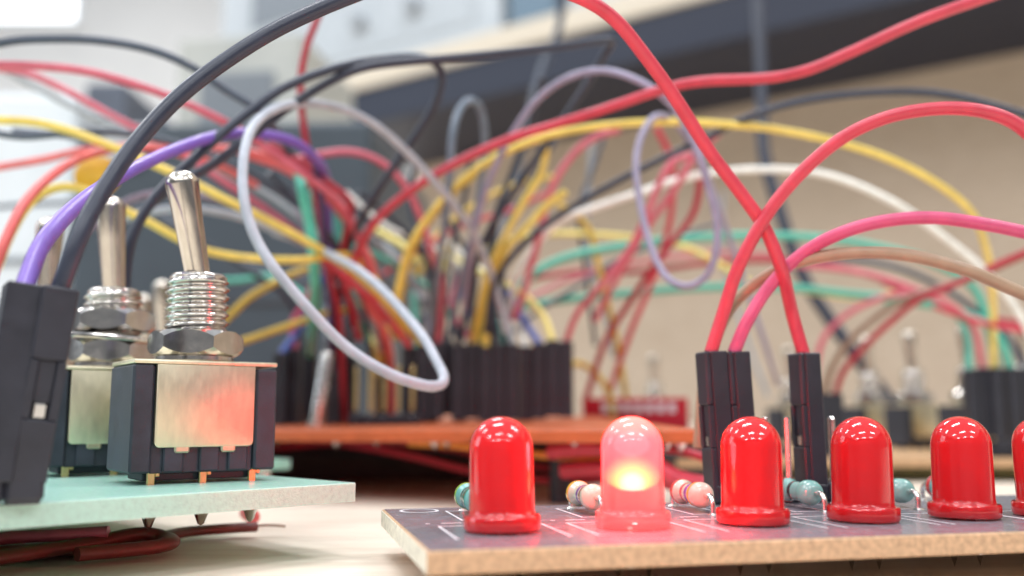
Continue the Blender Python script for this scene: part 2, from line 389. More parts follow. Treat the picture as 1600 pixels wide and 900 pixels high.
def m_nut():
    bm = bmesh.new(); n = 72; Rc = .45; ri = Rc*math.cos(math.pi/6); h = .235
    def hr(a): 
        a = (a % (math.pi/3))-math.pi/6; return ri/math.cos(a)+.014*(1-(a/(math.pi/6))**2)
    rows = []
    for kind in ('bi', 'b0', 'b', 't', 't0', 'ti'):
        row = []
        for j in range(n):
            a = 2*math.pi*j/n; q = hr(a); ch = max(.004, (q-ri*1.02)*1.3)
            r, z = {'bi': (.29, 0), 'b0': (ri*.97, 0), 'b': (q, ch), 't': (q, h-ch), 't0': (ri*.97, h), 'ti': (.29, h)}[kind]
            row.append(bm.verts.new((r*math.cos(a), r*math.sin(a), z)))
        rows.append(row)
    for a, b in zip(rows, rows[1:]):
        for j in range(n): bm.faces.new((a[j], a[(j+1) % n], b[(j+1) % n], b[j]))
    return tomesh(bm, 'nut', M_nickel, True, 25)
def m_bushing():
    bm = bmesh.new(); n = 48; pitch = .083; z0, z1 = .0, .82; rows = []
    nz = int((z1-z0)/.0085)
    for i in range(nz+1):
        z = z0+(z1-z0)*i/nz; row = []
        for j in range(n):
            a = 2*math.pi*j/n; ph = ((z/pitch)-j/n) % 1.0
            tri = abs(ph-.5)*2; d = .036*max(0, min(1, (tri-.12)/.76))
            r = .302-d
            e = (z1-z)
            if e < .05: r = min(r, .302-.034+(e)*.2)
            row.append(bm.verts.new((r*math.cos(a), r*math.sin(a), z)))
        rows.append(row)
    rows.append([bm.verts.new((.235*math.cos(2*math.pi*j/n), .235*math.sin(2*math.pi*j/n), z1+.028)) for j in range(n)])
    rows.append([bm.verts.new((.165*math.cos(2*math.pi*j/n), .165*math.sin(2*math.pi*j/n), z1+.028)) for j in range(n)])
    rows.append([bm.verts.new((.145*math.cos(2*math.pi*j/n), .145*math.sin(2*math.pi*j/n), z1-.12)) for j in range(n)])
    for a, b in zip(rows, rows[1:]):
        for j in range(n): bm.faces.new((a[j], a[(j+1) % n], b[(j+1) % n], b[j]))
    bm.faces.new(rows[-1])
    return tomesh(bm, 'bushing', M_nickel, True, 50)
def m_lever():
    bm = bmesh.new(); prof = [(0,-.15),(.115,-.15),(.120,.1),(.138,.6),(.158,.95)]
    for k in range(1, 9): 
        a = math.pi/2*k/8; prof.append((.158*math.cos(a) if k < 8 else 0, .95+.135*math.sin(a)))
    lathe(bm, prof, 32); return tomesh(bm, 'lever', M_lever, True, 60)
def toggle(parent, loc, rotz, lean=(-12, 2), extra=False, name='toggle_switch', tilt=(0,0)):
    r = empty(name, loc, (tilt[0], tilt[1], rotz)); r.parent = parent
    link('body', cached('sw_body', m_sw_body), r); link('bracket', cached('sw_br', m_sw_bracket), r)
    for x in (-.47, 0, .47): link('pin', cached('sw_pin', m_sw_pin), r, (x, -.3, 0))
    link('washer', cached('sw_w', lambda: m_ring(.2, .36, .06)), r, (-.02, 0, 1.096))
    nz = 1.157
    if extra:
        link('nut', cached('nut', m_nut), r, (-.02, 0, nz), (0, 0, .7)); nz += .236
        link('washer', cached('sw_w2', lambda: m_ring(.2, .50, .05)), r, (-.02, 0, nz), (.05, .05, 0)); nz += .09
    link('nut', cached('nut', m_nut), r, (-.02, 0, nz), (0, 0, -rotz+math.radians(83)))
    link('bushing', cached('bushing', m_bushing), r, (-.02, 0, 1.11))
    link('lever', cached('lever', m_lever), r, (-.02, 0, 1.90), (math.radians(lean[1]), math.radians(lean[0]), 0))
    return r
# --- LED
def led_prof(s=0.0):
    p = [(0,.015),(.285,.015),(.295,.03),(.295,.115),(.285,.128),(.262,.130),(.254,.138),(.250,.17),(.247,.62)]
    for k in range(1, 13):
        a = math.pi/2*k/12; p.append(((.247)*math.cos(a) if k < 12 else 0, .62+.25*math.sin(a)))
    return p
def m_led(lit):
    bm = bmesh.new(); lathe(bm, led_prof(), 56); return tomesh(bm, 'led', M_lit if lit else M_led, True, 40)
def m_foot():
    bm = bmesh.new(); box(bm, -.03, .03, -.03, .03, -.3, .02, .01); return tomesh(bm, 'lead', M_tin)
# --- resistor along local y (length), centre z = .135
def resistor(parent, loc, rotz, col, bands, name='resistor'):
    def m_body():
        bm = bmesh.new(); p = [(0,-.315),(.05,-.315),(.09,-.295),(.113,-.25),(.118,-.21),(.112,-.16),(.094,-.125),(.090,-.09),(.090,.09),(.094,.125),(.112,.16),(.118,.21),(.113,.25),(.09,.295),(.05,.315),(0,.315)]
        lathe(bm, p, 28, Matrix.Rotation(-math.pi/2, 4, 'X')); return tomesh(bm, 'resistor', rmat(col), True, 60)
    r = link(name, cached(('res', col), m_body), parent, loc, (0, 0, rotz))
    for y, rr, c in bands:
        def m_band():
            bm = bmesh.new(); w = .027; lathe(bm, [(rr-.02,-w),(rr,-w),(rr+.0015,0),(rr,w),(rr-.02,w)], 28, Matrix.Rotation(-math.pi/2, 4, 'X')); return tomesh(bm, 'band', rmat(c), True, 40)
        link('band', cached(('band', rr, c), m_band), r, (0, y, 0))
    def m_lead():
        bm = bmesh.new(); s = 1
        tube(bm, spline([Vector((0, s*.30, 0)), Vector((0, s*.39, .004)), Vector((0, s*.44, -.03)), Vector((0, s*.455, -.09)), Vector((0, s*.455, -.2))], 4), .026, 8)
        return tomesh(bm, 'lead', M_tin, True)
    for k in (0, math.pi): link('lead', cached('rlead', m_lead), r, (0, 0, 0), (0, 0, k))
    return r

# ------------------------------------------------------------------ LED board (front right)
BT = .41                                      # its top face
C0 = Vector((-.552, 6.37)); ub = Vector((.972, .2335)); vb = Vector((-.2335, .972)); RB = math.atan2(ub.y, ub.x)
def bl(u, v): return (C0.x+ub.x*u+vb.x*v, C0.y+ub.y*u+vb.y*v)
ledb = empty('circuit_board', (C0.x, C0.y, BT), (0, 0, RB))
tag(ledb, 'grey topped circuit board carrying a row of red LEDs', 'circuit board')
bm = bmesh.new(); box(bm, 0, 9.5, 0, 2.9, -.16, -.004, .012); link('substrate', tomesh(bm, 'substrate', M_fr), ledb)
bm = bmesh.new(); box(bm, .02, 9.48, .02, 2.88, -.0035, 0, 0); link('solder_mask', tomesh(bm, 'solder_mask', M_mask), ledb)
bm = bmesh.new(); box(bm, -.006, -.0005, .015, 2.885, -.150, -.012, 0); link('cut_edge', tomesh(bm, 'cut_edge', M_pale), ledb)
def loc2(px, py, Y):
    w = at(px, py, Y); d = Vector((w.x-C0.x, w.y-C0.y)); return d.dot(ub), d.dot(vb)
led_uv = []
xs = [785, 986, 1171, 1341, 1497, 1628]
for i, px in enumerate(xs):
    # LED row runs parallel to the board's front edge
    k = (px-800)/1501.0; v = .92
    u = (k*(C0.y+vb.y*v)-(C0.x+vb.x*v))/(ub.x-k*ub.y)
    led_uv.append((u, v))
LIT = 1
bands = [ [(-.21,.1185,(60,140,120)),(-.04,.0905,(120,70,40)),(.05,.0905,(40,40,40)),(.21,.1185,(150,190,70))],
          [(-.10,.0965,(150,90,80)),(-.0,.0905,(120,80,150)),(.21,.1185,(215,170,60))],
          [(-.17,.1140,(220,160,60)),(-.05,.0905,(140,80,160)),(.05,.0905,(200,90,90)),(.21,.1185,(190,60,60))],
          [(-.19,.1172,(110,180,170)),(.04,.0905,(60,60,60)),(.21,.1185,(190,60,60))],
          [(-.19,.1172,(110,180,170)),(.04,.0905,(60,60,60)),(.21,.1185,(190,60,60))],
          [(-.20,.1180,(120,190,60)),(.04,.0905,(60,60,60)),(.21,.1185,(190,60,60))] ]
rcol = [(110,178,172), (192,196,176), (192,188,172), (116,178,172), (124,176,170), (100,176,172)]
rdx = [0, .0, 0, .10, .10, -.05]
for i, (u, v) in enumerate(led_uv):
    o = link('led', cached(('led', i == LIT), lambda: m_led(i == LIT)), ledb, (u, v, 0), (random.uniform(-.02, .02), random.uniform(-.022, .022), -RB+i*1.3))
    for dx in (-.127, .127): link('lead', cached('ledlead', m_foot), o, (dx, 0, 0))
    if i != LIT:
        def m_frame():
            bm = bmesh.new(); box(bm, -.15, -.03, -.02, .02, .05, .36, .01); box(bm, .04, .11, -.02, .02, .05, .40, .01)
            lathe(bm, [(0,.36),(.06,.361),(.085,.43),(.075,.43),(.05,.38),(0,.38)], 20, Matrix.Translation((-.06, 0, 0))); return tomesh(bm, 'lead_frame', M_tin)
        link('lead_frame', cached('frame', m_frame), o)
    if i == LIT:
        o['label'] = 'lit LED glowing pink with a white hot core'
        bm = bmesh.new(); p = [(0,-.06),(.10,-.05),(.2,.0)]
        for k in range(1, 9):
            a = math.pi/2*k/8; p.append((.235*math.cos(a*.97) if k < 8 else 0, .24*math.sin(a)))
        lathe(bm, p, 40); link('light_core', tomesh(bm, 'light_core', M_core, True), o, (0, 0, .34))
        pl = D.lights.new('led_light', 'POINT'); pl.energy = 290; pl.color = (1, .03, .035); pl.shadow_soft_size = .2
        po = D.objects.new('led_light', pl); COL.objects.link(po); po.parent = o; po.location = (0, 0, .66)
    resistor(ledb, (u+rdx[i], v+1.2, .155), 0, rcol[i], bands[i])
# silkscreen print
bm = bmesh.new()
def line(u0, v0, u1, v1, w=.022, z=.003):
    d = Vector((u1-u0, v1-v0)); n = Vector((-d.y, d.x)).normalized()*w/2
    vs = [bm.verts.new((a+s*n.x, b+s*n.y, z)) for a, b, s in ((u0,v0,1),(u1,v1,1),(u1,v1,-1),(u0,v0,-1))]
    bm.faces.new(vs)
for u, v in led_uv:
    line(u-.42, v-.42, u-.42, v+.40); line(u+.42, v-.42, u+.42, v+.40); line(u-.431, v+.411, u+.431, v+.411)
    line(u-.37, v+.62, u-.20, v+.62, .03); line(u-.50, v+.62, u-.46, v+.62, .03)
    line(u-.16, v+.82, u-.16, v+1.6); line(u+.16, v+.82, u+.16, v+1.6); line(u-.171, v+.81, u+.171, v+.81); line(u-.171, v+1.61, u+.171, v+1.61)
line(3.0, 2.30, 4.5, 2.30); line(3.0, 2.80, 4.5, 2.80)
u0, v0 = loc2(655, 795, 9.0)
for k in range(20):
    a0, a1 = 2*math.pi*k/20, 2*math.pi*(k+1)/20
    line(u0+.17*math.cos(a0), v0+.17*math.sin(a0), u0+.17*math.cos(a1), v0+.17*math.sin(a1), .03)
link('silkscreen', tomesh(bm, 'silkscreen', M_silk), ledb)
# solder joints under and pads on top
def m_lathe(name, prof, n, mat):
    bm = bmesh.new(); lathe(bm, prof, n); return tomesh(bm, name, mat, True, 50)
for i, (u, v) in enumerate(led_uv):
    for s in (-1, 1):
        link('solder_pad', cached('pad1', lambda: m_lathe('solder_pad', [(0,.02),(.025,.018),(.05,.006),(.06,.0008)], 14, M_tin)), ledb, (u+rdx[i], v+1.2+s*.455, 0))
        J = cached('joint', lambda: m_lathe('solder_joint', [(.09,-.161),(.05,-.24),(0,-.405)], 10, M_tin))
        link('solder_joint', J, ledb, (u+s*.127, v, 0)); link('solder_joint', J, ledb, (u+rdx[i], v+1.2+s*.455, 0))
# pin header near the back edge
hu, hv = loc2(1122, 772, 9.72)
HU0 = hu+.03
header(ledb, 6, (HU0, hv, 0), 0, pins=[2, 3, 5])
hdr_pts = [Vector((*bl(HU0+.254*i, hv), BT)) for i in range(6)]
ub3 = Vector((ub.x, ub.y, 0)); vb3 = Vector((vb.x, vb.y, 0))

# ------------------------------------------------------------------ green switch board (front left)
P1 = at(556, 754, 9.0)
ga = (at(0, 789, 6.8)-P1); ga.z *= .9; ga.normalize()
gb = Vector((-.71, .70, 0)); gn = ga.cross(gb) if ga.cross(gb).z > 0 else gb.cross(ga); gn.normalize()
gb = (gb-ga*gb.dot(ga)).normalized()
def gp(s, t, h=0): return P1+ga*s+gb*t+gn*h
grb = empty('circuit_board', P1); tag(grb, 'pale green fibreglass board carrying three metal toggle switches', 'circuit board')
gx = -ga; gy = -gb if False else gb
Mg = Matrix((gx, gn.cross(gx), gn)).transposed(); grb.rotation_euler = Mg.to_euler()
# local frame: +x towards the right corner, +y to the back, z up; right corner at origin
bm = bmesh.new(); box(bm, -6.5, 0, 0, 8, -.172, 0, .008); link('substrate', tomesh(bm, 'substrate', M_green), grb)
M_gedge = mk('glassy_cut_edge', lin(198,248,226), rough=.3, var=.07, scale=24, bump=.3, bscale=50, sub=.4, subr=(.1,.2,.15))
bm = bmesh.new(); box(bm, -6.49, -.01, -.008, -.001, -.169, -.004, 0); link('cut_edge', tomesh(bm, 'cut_edge', M_gedge), grb)
Mgw = Matrix.Translation(P1) @ Mg.to_4x4(); Mgi = Mgw.inverted()
def gl(px, py, Y): return Mgi @ at(px, py, Y)
GA = math.atan2(gx.y, gx.x)
SWR = math.radians(36)-GA
sw1 = gl(300, 753, 9.25); sw1.z = .03
step = (gl(166, 746, 10.35)-gl(300, 753, 9.25)); step.z = 0
sw_lean = [(-13, 3), (-6, 3), (-1, 2)]
for i in range(3):
    p = sw1+step*i; t = toggle(grb, (p.x, p.y, .03), SWR, sw_lean[i], extra=(i == 1))
    if i == 1: t['label'] = 'toggle switch with a second nut and washer'
# header and plugs at the left edge
hl = gl(34, 775, 6.9)
hd = header(grb, 3, (hl.x-.254*2*math.cos(SWR), hl.y-.254*2*math.sin(SWR), 0), SWR, pins=[]); hd.scale = (1, 1, 1.6)
for i in range(3):
    p = sw1+step*i
    for x in (-.47, 0, .47):
        q = Matrix.Rotation(SWR, 3, 'Z') @ Vector((x, -.3, 0)); link('solder_joint', cached('joint2', lambda: m_lathe('solder_joint', [(.11,-.192),(.07,-.26),(.03,-.37),(0,-.39)], 12, M_tin)), grb, (p.x+q.x, p.y+q.y, 0))

# ------------------------------------------------------------------ second green board behind with more switches
g2 = empty('circuit_board', (at(455, 712, 15).x, 15, .62), (0, 0, math.radians(38))); tag(g2, 'second pale green board behind the front switch board, blurred', 'circuit board')
bm = bmesh.new(); box(bm, -5, 0, 0, 7, -.16, 0, .012); link('substrate', tomesh(bm, 'substrate', M_green), g2)
Mi = (Matrix.Translation(g2.location) @ Matrix.Rotation(math.radians(38), 4, 'Z')).inverted()
for px, Y, ln in ((255, 16.5, (-6, 0)), (228, 18.5, (-8, 0)), (290, 20.5, (-4, 0))):
    w_ = at(px, 650, Y); q = Mi @ Vector((w_.x, w_.y, .62)); toggle(g2, (q.x, q.y, .03), 0, ln)
for x in (-4.6, -2.4, -.3):
    for y in (.3, 6.6): link('standoff', cached('so1', lambda: m_lathe('standoff', [(0,-.62),(.12,-.62),(.12,-.165),(0,-.163)], 10, M_tin)), g2, (x, y, 0))

# ------------------------------------------------------------------ orange board in the middle
FL = at(330, 672, 15.5); FR = at(1096, 671, 12.2); BR = at(930, 650.5, 21); BL = at(100, 651, 40)
orb = empty('circuit_board', FR); tag(orb, 'orange circuit board on the left of the glowing LED, full of plugged wires', 'circuit board')
bm = bmesh.new(); top = [bm.verts.new(p-FR) for p in (FL, FR, BR, BL)]; bot = [bm.verts.new(p-FR-Vector((0, 0, .18))) for p in (FL, FR, BR, BL)]
bm.faces.new(top); bm.faces.new(bot[::-1])
for i in range(4): bm.faces.new((top[i], top[(i+1) % 4], bot[(i+1) % 4], bot[i]))
bmesh.ops.bevel(bm, geom=bm.edges[:], offset=.02, segments=1, affect='EDGES')
link('substrate', tomesh(bm, 'substrate', M_orange), orb)
for p in (FL.lerp(BL, .1), FR.lerp(BL, .08), BR.lerp(FL, .08), BL.lerp(FR, .08)):
    link('standoff', m_lathe('standoff', [(0, -p.z), (.16, -p.z), (.16, -.185), (0, -.183)], 12, M_blackd), orb, p-FR)
for i in range(60):
    a, b = random.random(), random.random()**2*.4
    p = FL.lerp(FR, a).lerp(BL.lerp(BR, a), .04+b); link('solder_joint', cached('joint3', lambda: m_lathe('solder_joint', [(.09,-.185),(.05,-.25),(0,-.33)], 8, M_tin)), orb, p-FR)
def orz(px, Y):
    """height of the orange board's top at a place"""
    n = (FR-FL).cross(BL-FL); w_ = at(px, 650, Y); z = FL.z-((w_.x-FL.x)*n.x+(w_.y-FL.y)*n.y)/n.z
    return Vector((w_.x, w_.y, z))
# bare gold header pins and a silver crystal can
hp = orz(556, 17.0)
h = header(orb, 5, hp-FR, math.radians(-6), pins=[])
def m_gpin():
    bm = bmesh.new(); box(bm, -.032, .032, -.032, .032, .25, 1.05, .01); return tomesh(bm, 'pin', M_brass)
for i in range(5): link('pin', cached('gpin', m_gpin), h, (i*.254, 0, 0))
bm = bmesh.new(); lathe(bm, [(0,0),(.15,0),(.15,.1),(.12,.12),(.12,1.25),(.09,1.33),(0,1.35)], 20)
q = orz(494, 17); o = link('metal_can', tomesh(bm, 'metal_can', M_tin, True, 40), orb, q-FR, (0, math.radians(8), 0))

lc = empty('shade_block', (at(330, 650, 19.5).x, 19.5, 0), (0, 0, math.radians(-4))); tag(lc, 'low dark brown block added as the shade beneath the orange board', 'case')
bm = bmesh.new(); box(bm, 0, 10.2, 0, 12, 0, .84, .06, 2); link('case', tomesh(bm, 'case', mk('dark_brown_shade', lin(62,46,42), rough=.6, var=.3, scale=2)), lc)  # block added so the gap under the orange board stays dark
bm = bmesh.new(); box(bm, .3, 9.9, -.05, -.002, .5, .56, .01); link('seam', tomesh(bm, 'seam', M_blackd), lc)
# ------------------------------------------------------------------ red breakout board standing upright behind
pb = at(910, 640, 21.5); pe = at(1075, 640, 21.0)
rb = empty('breakout_board', (pb.x, pb.y, 0), (0, 0, math.atan2(pe.y-pb.y, pe.x-pb.x))); tag(rb, 'small red breakout board with a row of white pads behind the glowing LED', 'circuit board')
wr = (pe-pb).length; zt = at(990, 622, 21.5).z
bm = bmesh.new(); box(bm, 0, wr, 0, .16, 0, zt, .01); link('substrate', tomesh(bm, 'substrate', mk('red_board', lin(186,30,48), rough=.35, var=.1)), rb)
for i in range(7):
    bm = bmesh.new(); box(bm, -.07, .07, -.02, -.0005, -.1, .1, .005); link('pad', cached('pad', lambda: tomesh(bm, 'pad', M_silk)), rb, (wr*.22+i*wr*.105, 0, zt-.22))

# ------------------------------------------------------------------ far board at the right with switches and plugs
zb = .45
fb = empty('circuit_board', (0, 0, zb)); tag(fb, 'brown edged circuit board far right behind the red LEDs', 'circuit board')
bm = bmesh.new(); box(bm, 3.2, 14, 18.8, 36, -.16, 0, .015); link('substrate', tomesh(bm, 'substrate', M_gbrown), fb)
for x in (3.6, 8.5, 13.5):
    for y in (19.3, 35.5): link('standoff', cached('so3', lambda: m_lathe('standoff', [(0,-zb),(.16,-zb),(.16,-.165),(0,-.163)], 10, M_blackd)), fb, (x, y, 0))
bm = bmesh.new(); box(bm, 3.4, 13.8, 19.2, 19.5, -.40, -.165, .02); link('shade_bar', tomesh(bm, 'shade_bar', mk('olive_shade', lin(96,92,50), rough=.6, var=.3, scale=2)), fb)  # plain bar added in the greenish colour of the shade below the board
for px, Y, ln in ((1362, 26.0, (-4, 0)), (1432, 24.4, (-5, 0)), (1520, 22.8, (-6, 0)), (1612, 21.2, (-6, 0)), (1238, 30, (-3, 0)), (1025, 34, (-2, 0))):
    w_ = at(px, 650, Y); toggle(fb, (w_.x, w_.y, .02), math.radians(20), ln)
for px, Y, n in ((1512, 19.6, 6), (1200, 20.5, 2), (1288, 19.8, 2)):
    w_ = at(px, 650, Y); header(fb, n, (w_.x, w_.y, 0), 0, pins=[])

# ------------------------------------------------------------------ jumper wires
GRP = 'jumper wires in the tangle'
SLOTS = [(717+20.9*i, 543-.9*i+random.uniform(-5, 5), 17.9+random.uniform(-.12, .12)) for i in range(9)]+[(719+20.9*i, 541+random.uniform(-6, 4), 18.35) for i in range(9)]+[(x, y, Y) for x, y, Y in ((440, 552, 17.6), (462, 546, 17.9), (486, 556, 18.6), (524, 548, 17.8), (546, 556, 18.4), (640, 542, 17.9), (662, 540, 17.7), (684, 536, 17.8), (700, 534, 18.3), (652, 548, 18.6), (676, 548, 18.6), (600, 556, 18.9))]
def slot(p):
    b = min(SLOTS, key=lambda q: abs(q[0]-p[0])+abs(q[2]-17.9)*20)
    if abs(b[0]-p[0]) > 45: return None
    SLOTS.remove(b); return list(b)
def wire(label, color, pts, r=.07, plug=None, xdir=None, group=GRP, name='jumper_wire', cat='jumper wire', plug_at='end', plug_base=None, flip=True):
    """pts: (px,py,Y) rows; Y may be left out of inner points and is then interpolated"""
    P = [list(p) for p in pts]
    known = [i for i, p in enumerate(P) if len(p) == 3]
    for i, p in enumerate(P):
        if len(p) == 2:
            a = max(k for k in known if k < i); b = min(k for k in known if k > i); t = (i-a)/(b-a)
            p.append(P[a][2]*(1-t)+P[b][2]*t)
    if plug and plug_at == 'end' and P[-1][0] < 900:
        q = slot(P[-1])
        if q: P[-1] = q
        else: plug = None; P.append([P[-1][0]+random.uniform(-8, 8), 658, P[-1][2]+.8])
    wp = [at(*p) for p in P]
    sp = spline(wp, 7)
    far = sum(p[2] for p in P)/len(P)
    if far > 13.5 and name == 'jumper_wire' and color != 'teal': r = min(r, .066)*(.93 if far < 17 else 1.0)
    rs = random.Random(len(label)*131+int(P[0][0])); ph = [rs.uniform(0, 6.28) for _ in range(6)]; am = .0045 if far < 12 else .010
    for i, q in enumerate(sp):
        e_ = min(1, i/10, (len(sp)-1-i)/10)*am
        q += Vector((math.sin(i*.13+ph[0])+.5*math.sin(i*.34+ph[1]), math.sin(i*.12+ph[2]), math.sin(i*.15+ph[4])+.5*math.sin(i*.31+ph[5])))*e_
    org = sp[0] if plug_at == 'start' else sp[-1]
    bm = bmesh.new(); tube(bm, [p-org for p in sp], r, 12)
    o = link(name, tomesh(bm, name, wmat(color), True, 60), None, org); tag(o, label, cat, group)
    if plug:
        e = sp[0] if plug_at == 'start' else sp[-1]
        base = plug_base if plug_base is not None else Vector((e.x, e.y, e.z-1.4))
        housing(o, base+(e-base).normalized()*max(0, (e-base).length-1.42), e, xdir or Vector((1, 0, 0)), flip)
    return o
# --- plugs into the green board's left header
tiltx = Mg @ Matrix.Rotation(SWR, 3, 'Z') @ Vector((1, 0, 0))
b1 = at(38, 752, 6.9); b2 = at(-16, 752, 6.75)
wire('thick black wire arching up from the tilted plug at the left edge', 'black', [(90,462,6.95),(125,370,7.0),(160,300,7.2),(205,232,7.4),(270,160,7.6),(340,103,7.8),(420,52,8.0),(500,14,8.2),(580,-18,8.4),(680,-60,8.8)], .07, True, tiltx, plug_at='start', plug_base=b1, flip=False)
wire('purple wire rising from the leftmost tilted plug and curving right', 'purple', [(36,455,6.85),(68,375,7.3),(120,318,8.1),(200,268,9.3),(270,236,10.4),(340,215,11.5),(400,209,12.4),(450,217,13),(484,238,13.8),(506,268,15.2),(512,320,17),(516,420,18),(516,560,18.6)], .07, True, tiltx, plug_at='start', plug_base=b2)
# --- plugs on the LED board
def plugwire(label, color, i, pts, r=.068):
    top = hdr_pts[i]+Vector((0, 0, .25+1.4))
    rot = Vector((0, 0, 0))
    o = wire(label, color, pts, r, True, -vb3, plug_at='start', plug_base=hdr_pts[i]+Vector((0, 0, .12)), flip=False)
    return o
def topx(i):
    p = hdr_pts[i]+Vector((0, 0, 1.51))-ub3*(.065 if i < 3 else .03); d = p-Vector((0, 0, HC)); zc = d.dot(F3); return 800+F*d.x/zc, 450-F*d.dot(U3)/zc, p.y
t0, t1, t4 = topx(0), topx(1), topx(4)
plugwire('bright red wire arching from the left plug of the LED board to the right edge', 'red', 0, [t0,(1130,490,t0[2]),(1152,420,9.6),(1192,345,9.5),(1242,280,9.4),(1310,220,9.3),(1380,186,9.2),(1460,170,9.1),(1530,172,9.0),(1585,192,9.0),(1640,240,9.0)])
plugwire('magenta pink wire arching low from the second plug of the LED board', 'magenta', 1, [t1,(1168,500,t1[2]),(1198,452,9.8),(1250,400,9.7),(1310,366,9.5),(1380,346,9.4),(1460,340,9.3),(1540,350,9.2),(1640,372,9.2)])
plugwire('bright red wire running from the lone plug up to the top centre', 'red', 4, [t4,(1238,490,t4[2]),(1222,425,9.7),(1196,360,9.6),(1160,306,9.5),(1110,238,9.4),(1060,160,9.2),(1010,90,9.0),(960,30,8.8),(900,-6,8.6),(820,-30,8.5)])
wire('tan wire emerging behind the left plug and sweeping to the right edge', 'tan', [(1092,700,10.5),(1100,600,10.5),(1112,545,10.4),(1128,505,10.3),(1152,468,10.1),(1200,430,9.9),(1260,406,9.7),(1340,394,9.5),(1420,399,9.4),(1500,420,9.3),(1560,443,9.3),(1650,482,9.3)], .066)
# --- black pair behind the switches
wire('black wire rising behind the second switch that drops down left of centre', 'black', [(200,560,10.9),(195,445,10.9),(207,370,10.9),(240,312,11),(300,254,11.2),(370,190,11.5),(440,138,11.8),(520,107,12.2),(600,92,12.8),(662,91,13.2),(689,110,13.6),(683,155,14),(650,210,14.5),(600,282,15),(560,350,15.8),(535,415,16.5),(525,520,17.3)], .062, True)
wire('black wire with a sharp fold at the top centre', 'black', [(188,570,11.7),(184,455,11.7),(194,400,11.7),(225,335,11.7),(262,298,11.6),(300,274,11.6),(350,243,11.7),(420,190,11.9),(490,142,12.2),(560,110,12.4),(640,97,12.6),(720,88,12.7),(800,80,12.9),(880,71,13.2),(935,64,13.5),(956,66,13.7),(947,82,14),(930,112,14.3),(895,165,14.6),(862,210,15),(815,280,15.6),(770,350,16.2),(745,410,17),(728,525,18)], .062, True)
wire('slate wire arching across the top left corner', 'slate', [(-60,84,12.3),(0,68,12.4),(60,61),(150,61),(230,76,12.8),(300,106),(350,140),(400,172,13.5),(440,215),(470,280),(488,380,16.6),(490,480,17.2)], .068)
wire('pinkish red wire descending from the left edge under the slate wire', 'pink', [(-40,101,12.6),(60,104),(150,115,12.8),(250,144),(330,180,13.4),(390,214),(450,255),(510,300,15),(550,350),(578,430),(590,520,17.4)], .068, True)
wire('pink wire forking below the other red wire at the upper left', 'pink', [(-30,104,14.5),(40,113),(100,140),(170,180,15),(230,212),(300,250),(360,290,15.6),(420,330),(480,375),(540,420,17),(575,480,17.6)])
wire('pale grey wire sloping down beneath the pink wire at left', 'grey', [(-20,98,17),(20,116),(60,140),(120,170,17.4),(200,206),(280,240),(360,272,18),(430,312),(500,370),(560,440,19),(580,520,19)])
wire('yellow wire entering at the left edge and running down to the middle', 'yellow', [(-30,187,13),(50,190),(110,205),(160,224,13.3),(200,240),(290,280),(350,310,13.8),(420,345),(500,390,14.8),(560,430),(610,480),(640,530,17.2)], .068, True)
wire('dark slate wire wavering level at the left edge', 'slate', [(-30,204,13.5),(30,213),(80,211),(130,207,13.8),(200,209),(280,224),(360,255,14.6),(430,295),(500,350),(540,420,16.8),(545,520,17.6)], .06, True)
wire('dark slate wire dipping under the yellow wire at left', 'slate', [(20,205,14.4),(100,212),(150,224),(200,241,14.8),(260,262),(340,300),(420,345,15.8),(490,395),(540,460),(560,530,17.5)], .06)
wire('coral wire entering level at the left edge', 'coral', [(-30,266,15),(60,251),(130,236,15.2),(210,229),(300,228),(400,238,15.6),(455,260),(510,298),(548,345,16.4),(566,400),(572,470),(606,530,17.5)], .078, True)
wire('coral wire bending down to the lower left edge', 'coral', [(-20,460,11.2),(8,375,11.3),(40,312,11.7),(90,266,12.3),(140,242,13.2),(200,232,14.2),(260,236,15),(330,255,16),(400,290,17)], .068)
wire('yellow wire making a low hump over the third switch', 'yellow', [(-5,420,12.6),(20,360,12.6),(50,315),(90,294),(130,297,13),(180,320),(230,345),(280,374,13.6),(330,394),(400,405),(470,406,14.6),(520,398),(560,410),(620,530,17.3)], .068, True)
wire('dark grey wire crossing the equipment case behind the switches', 'slate', [(-20,325,22),(60,318),(150,318,22),(240,330),(330,390),(430,432,21),(520,440),(620,460,20)], .06)
wire('mauve grey wire passing left of the front lever', 'mauve', [(130,365,14),(185,322),(240,303,14.3),(320,306),(400,330),(450,365,15.5),(520,420),(566,500,17.3)], .06)
wire('pearl grey wire arching behind the front lever', 'pearl', [(160,380,15),(190,345),(240,330),(304,325,15),(373,338),(440,366),(500,396,16),(560,436),(600,480),(634,530,18.2)], .068)
wire('white wire hanging in the big loop before the plugs', 'pearl', [(790,520,17.3),(780,470,17),(762,410,16.6),(740,365,16),(700,310,15),(640,244,14.2),(590,200,13.6),(540,171,13),(490,161,12.4),(440,166,11.8),(402,190,11.3),(382,235,10.9),(378,300,10.6),(395,360,10.5),(430,420,10.4),(490,490,10.4),(550,548,10.5),(610,587,10.5),(660,602,10.6),(686,600,10.8),(692,588,11),(684,565,11.3),(668,536,11.6),(640,500,12),(600,455,12.6),(560,422,13.4),(525,402,14.4),(480,380,15.6),(430,364,17)], .061)
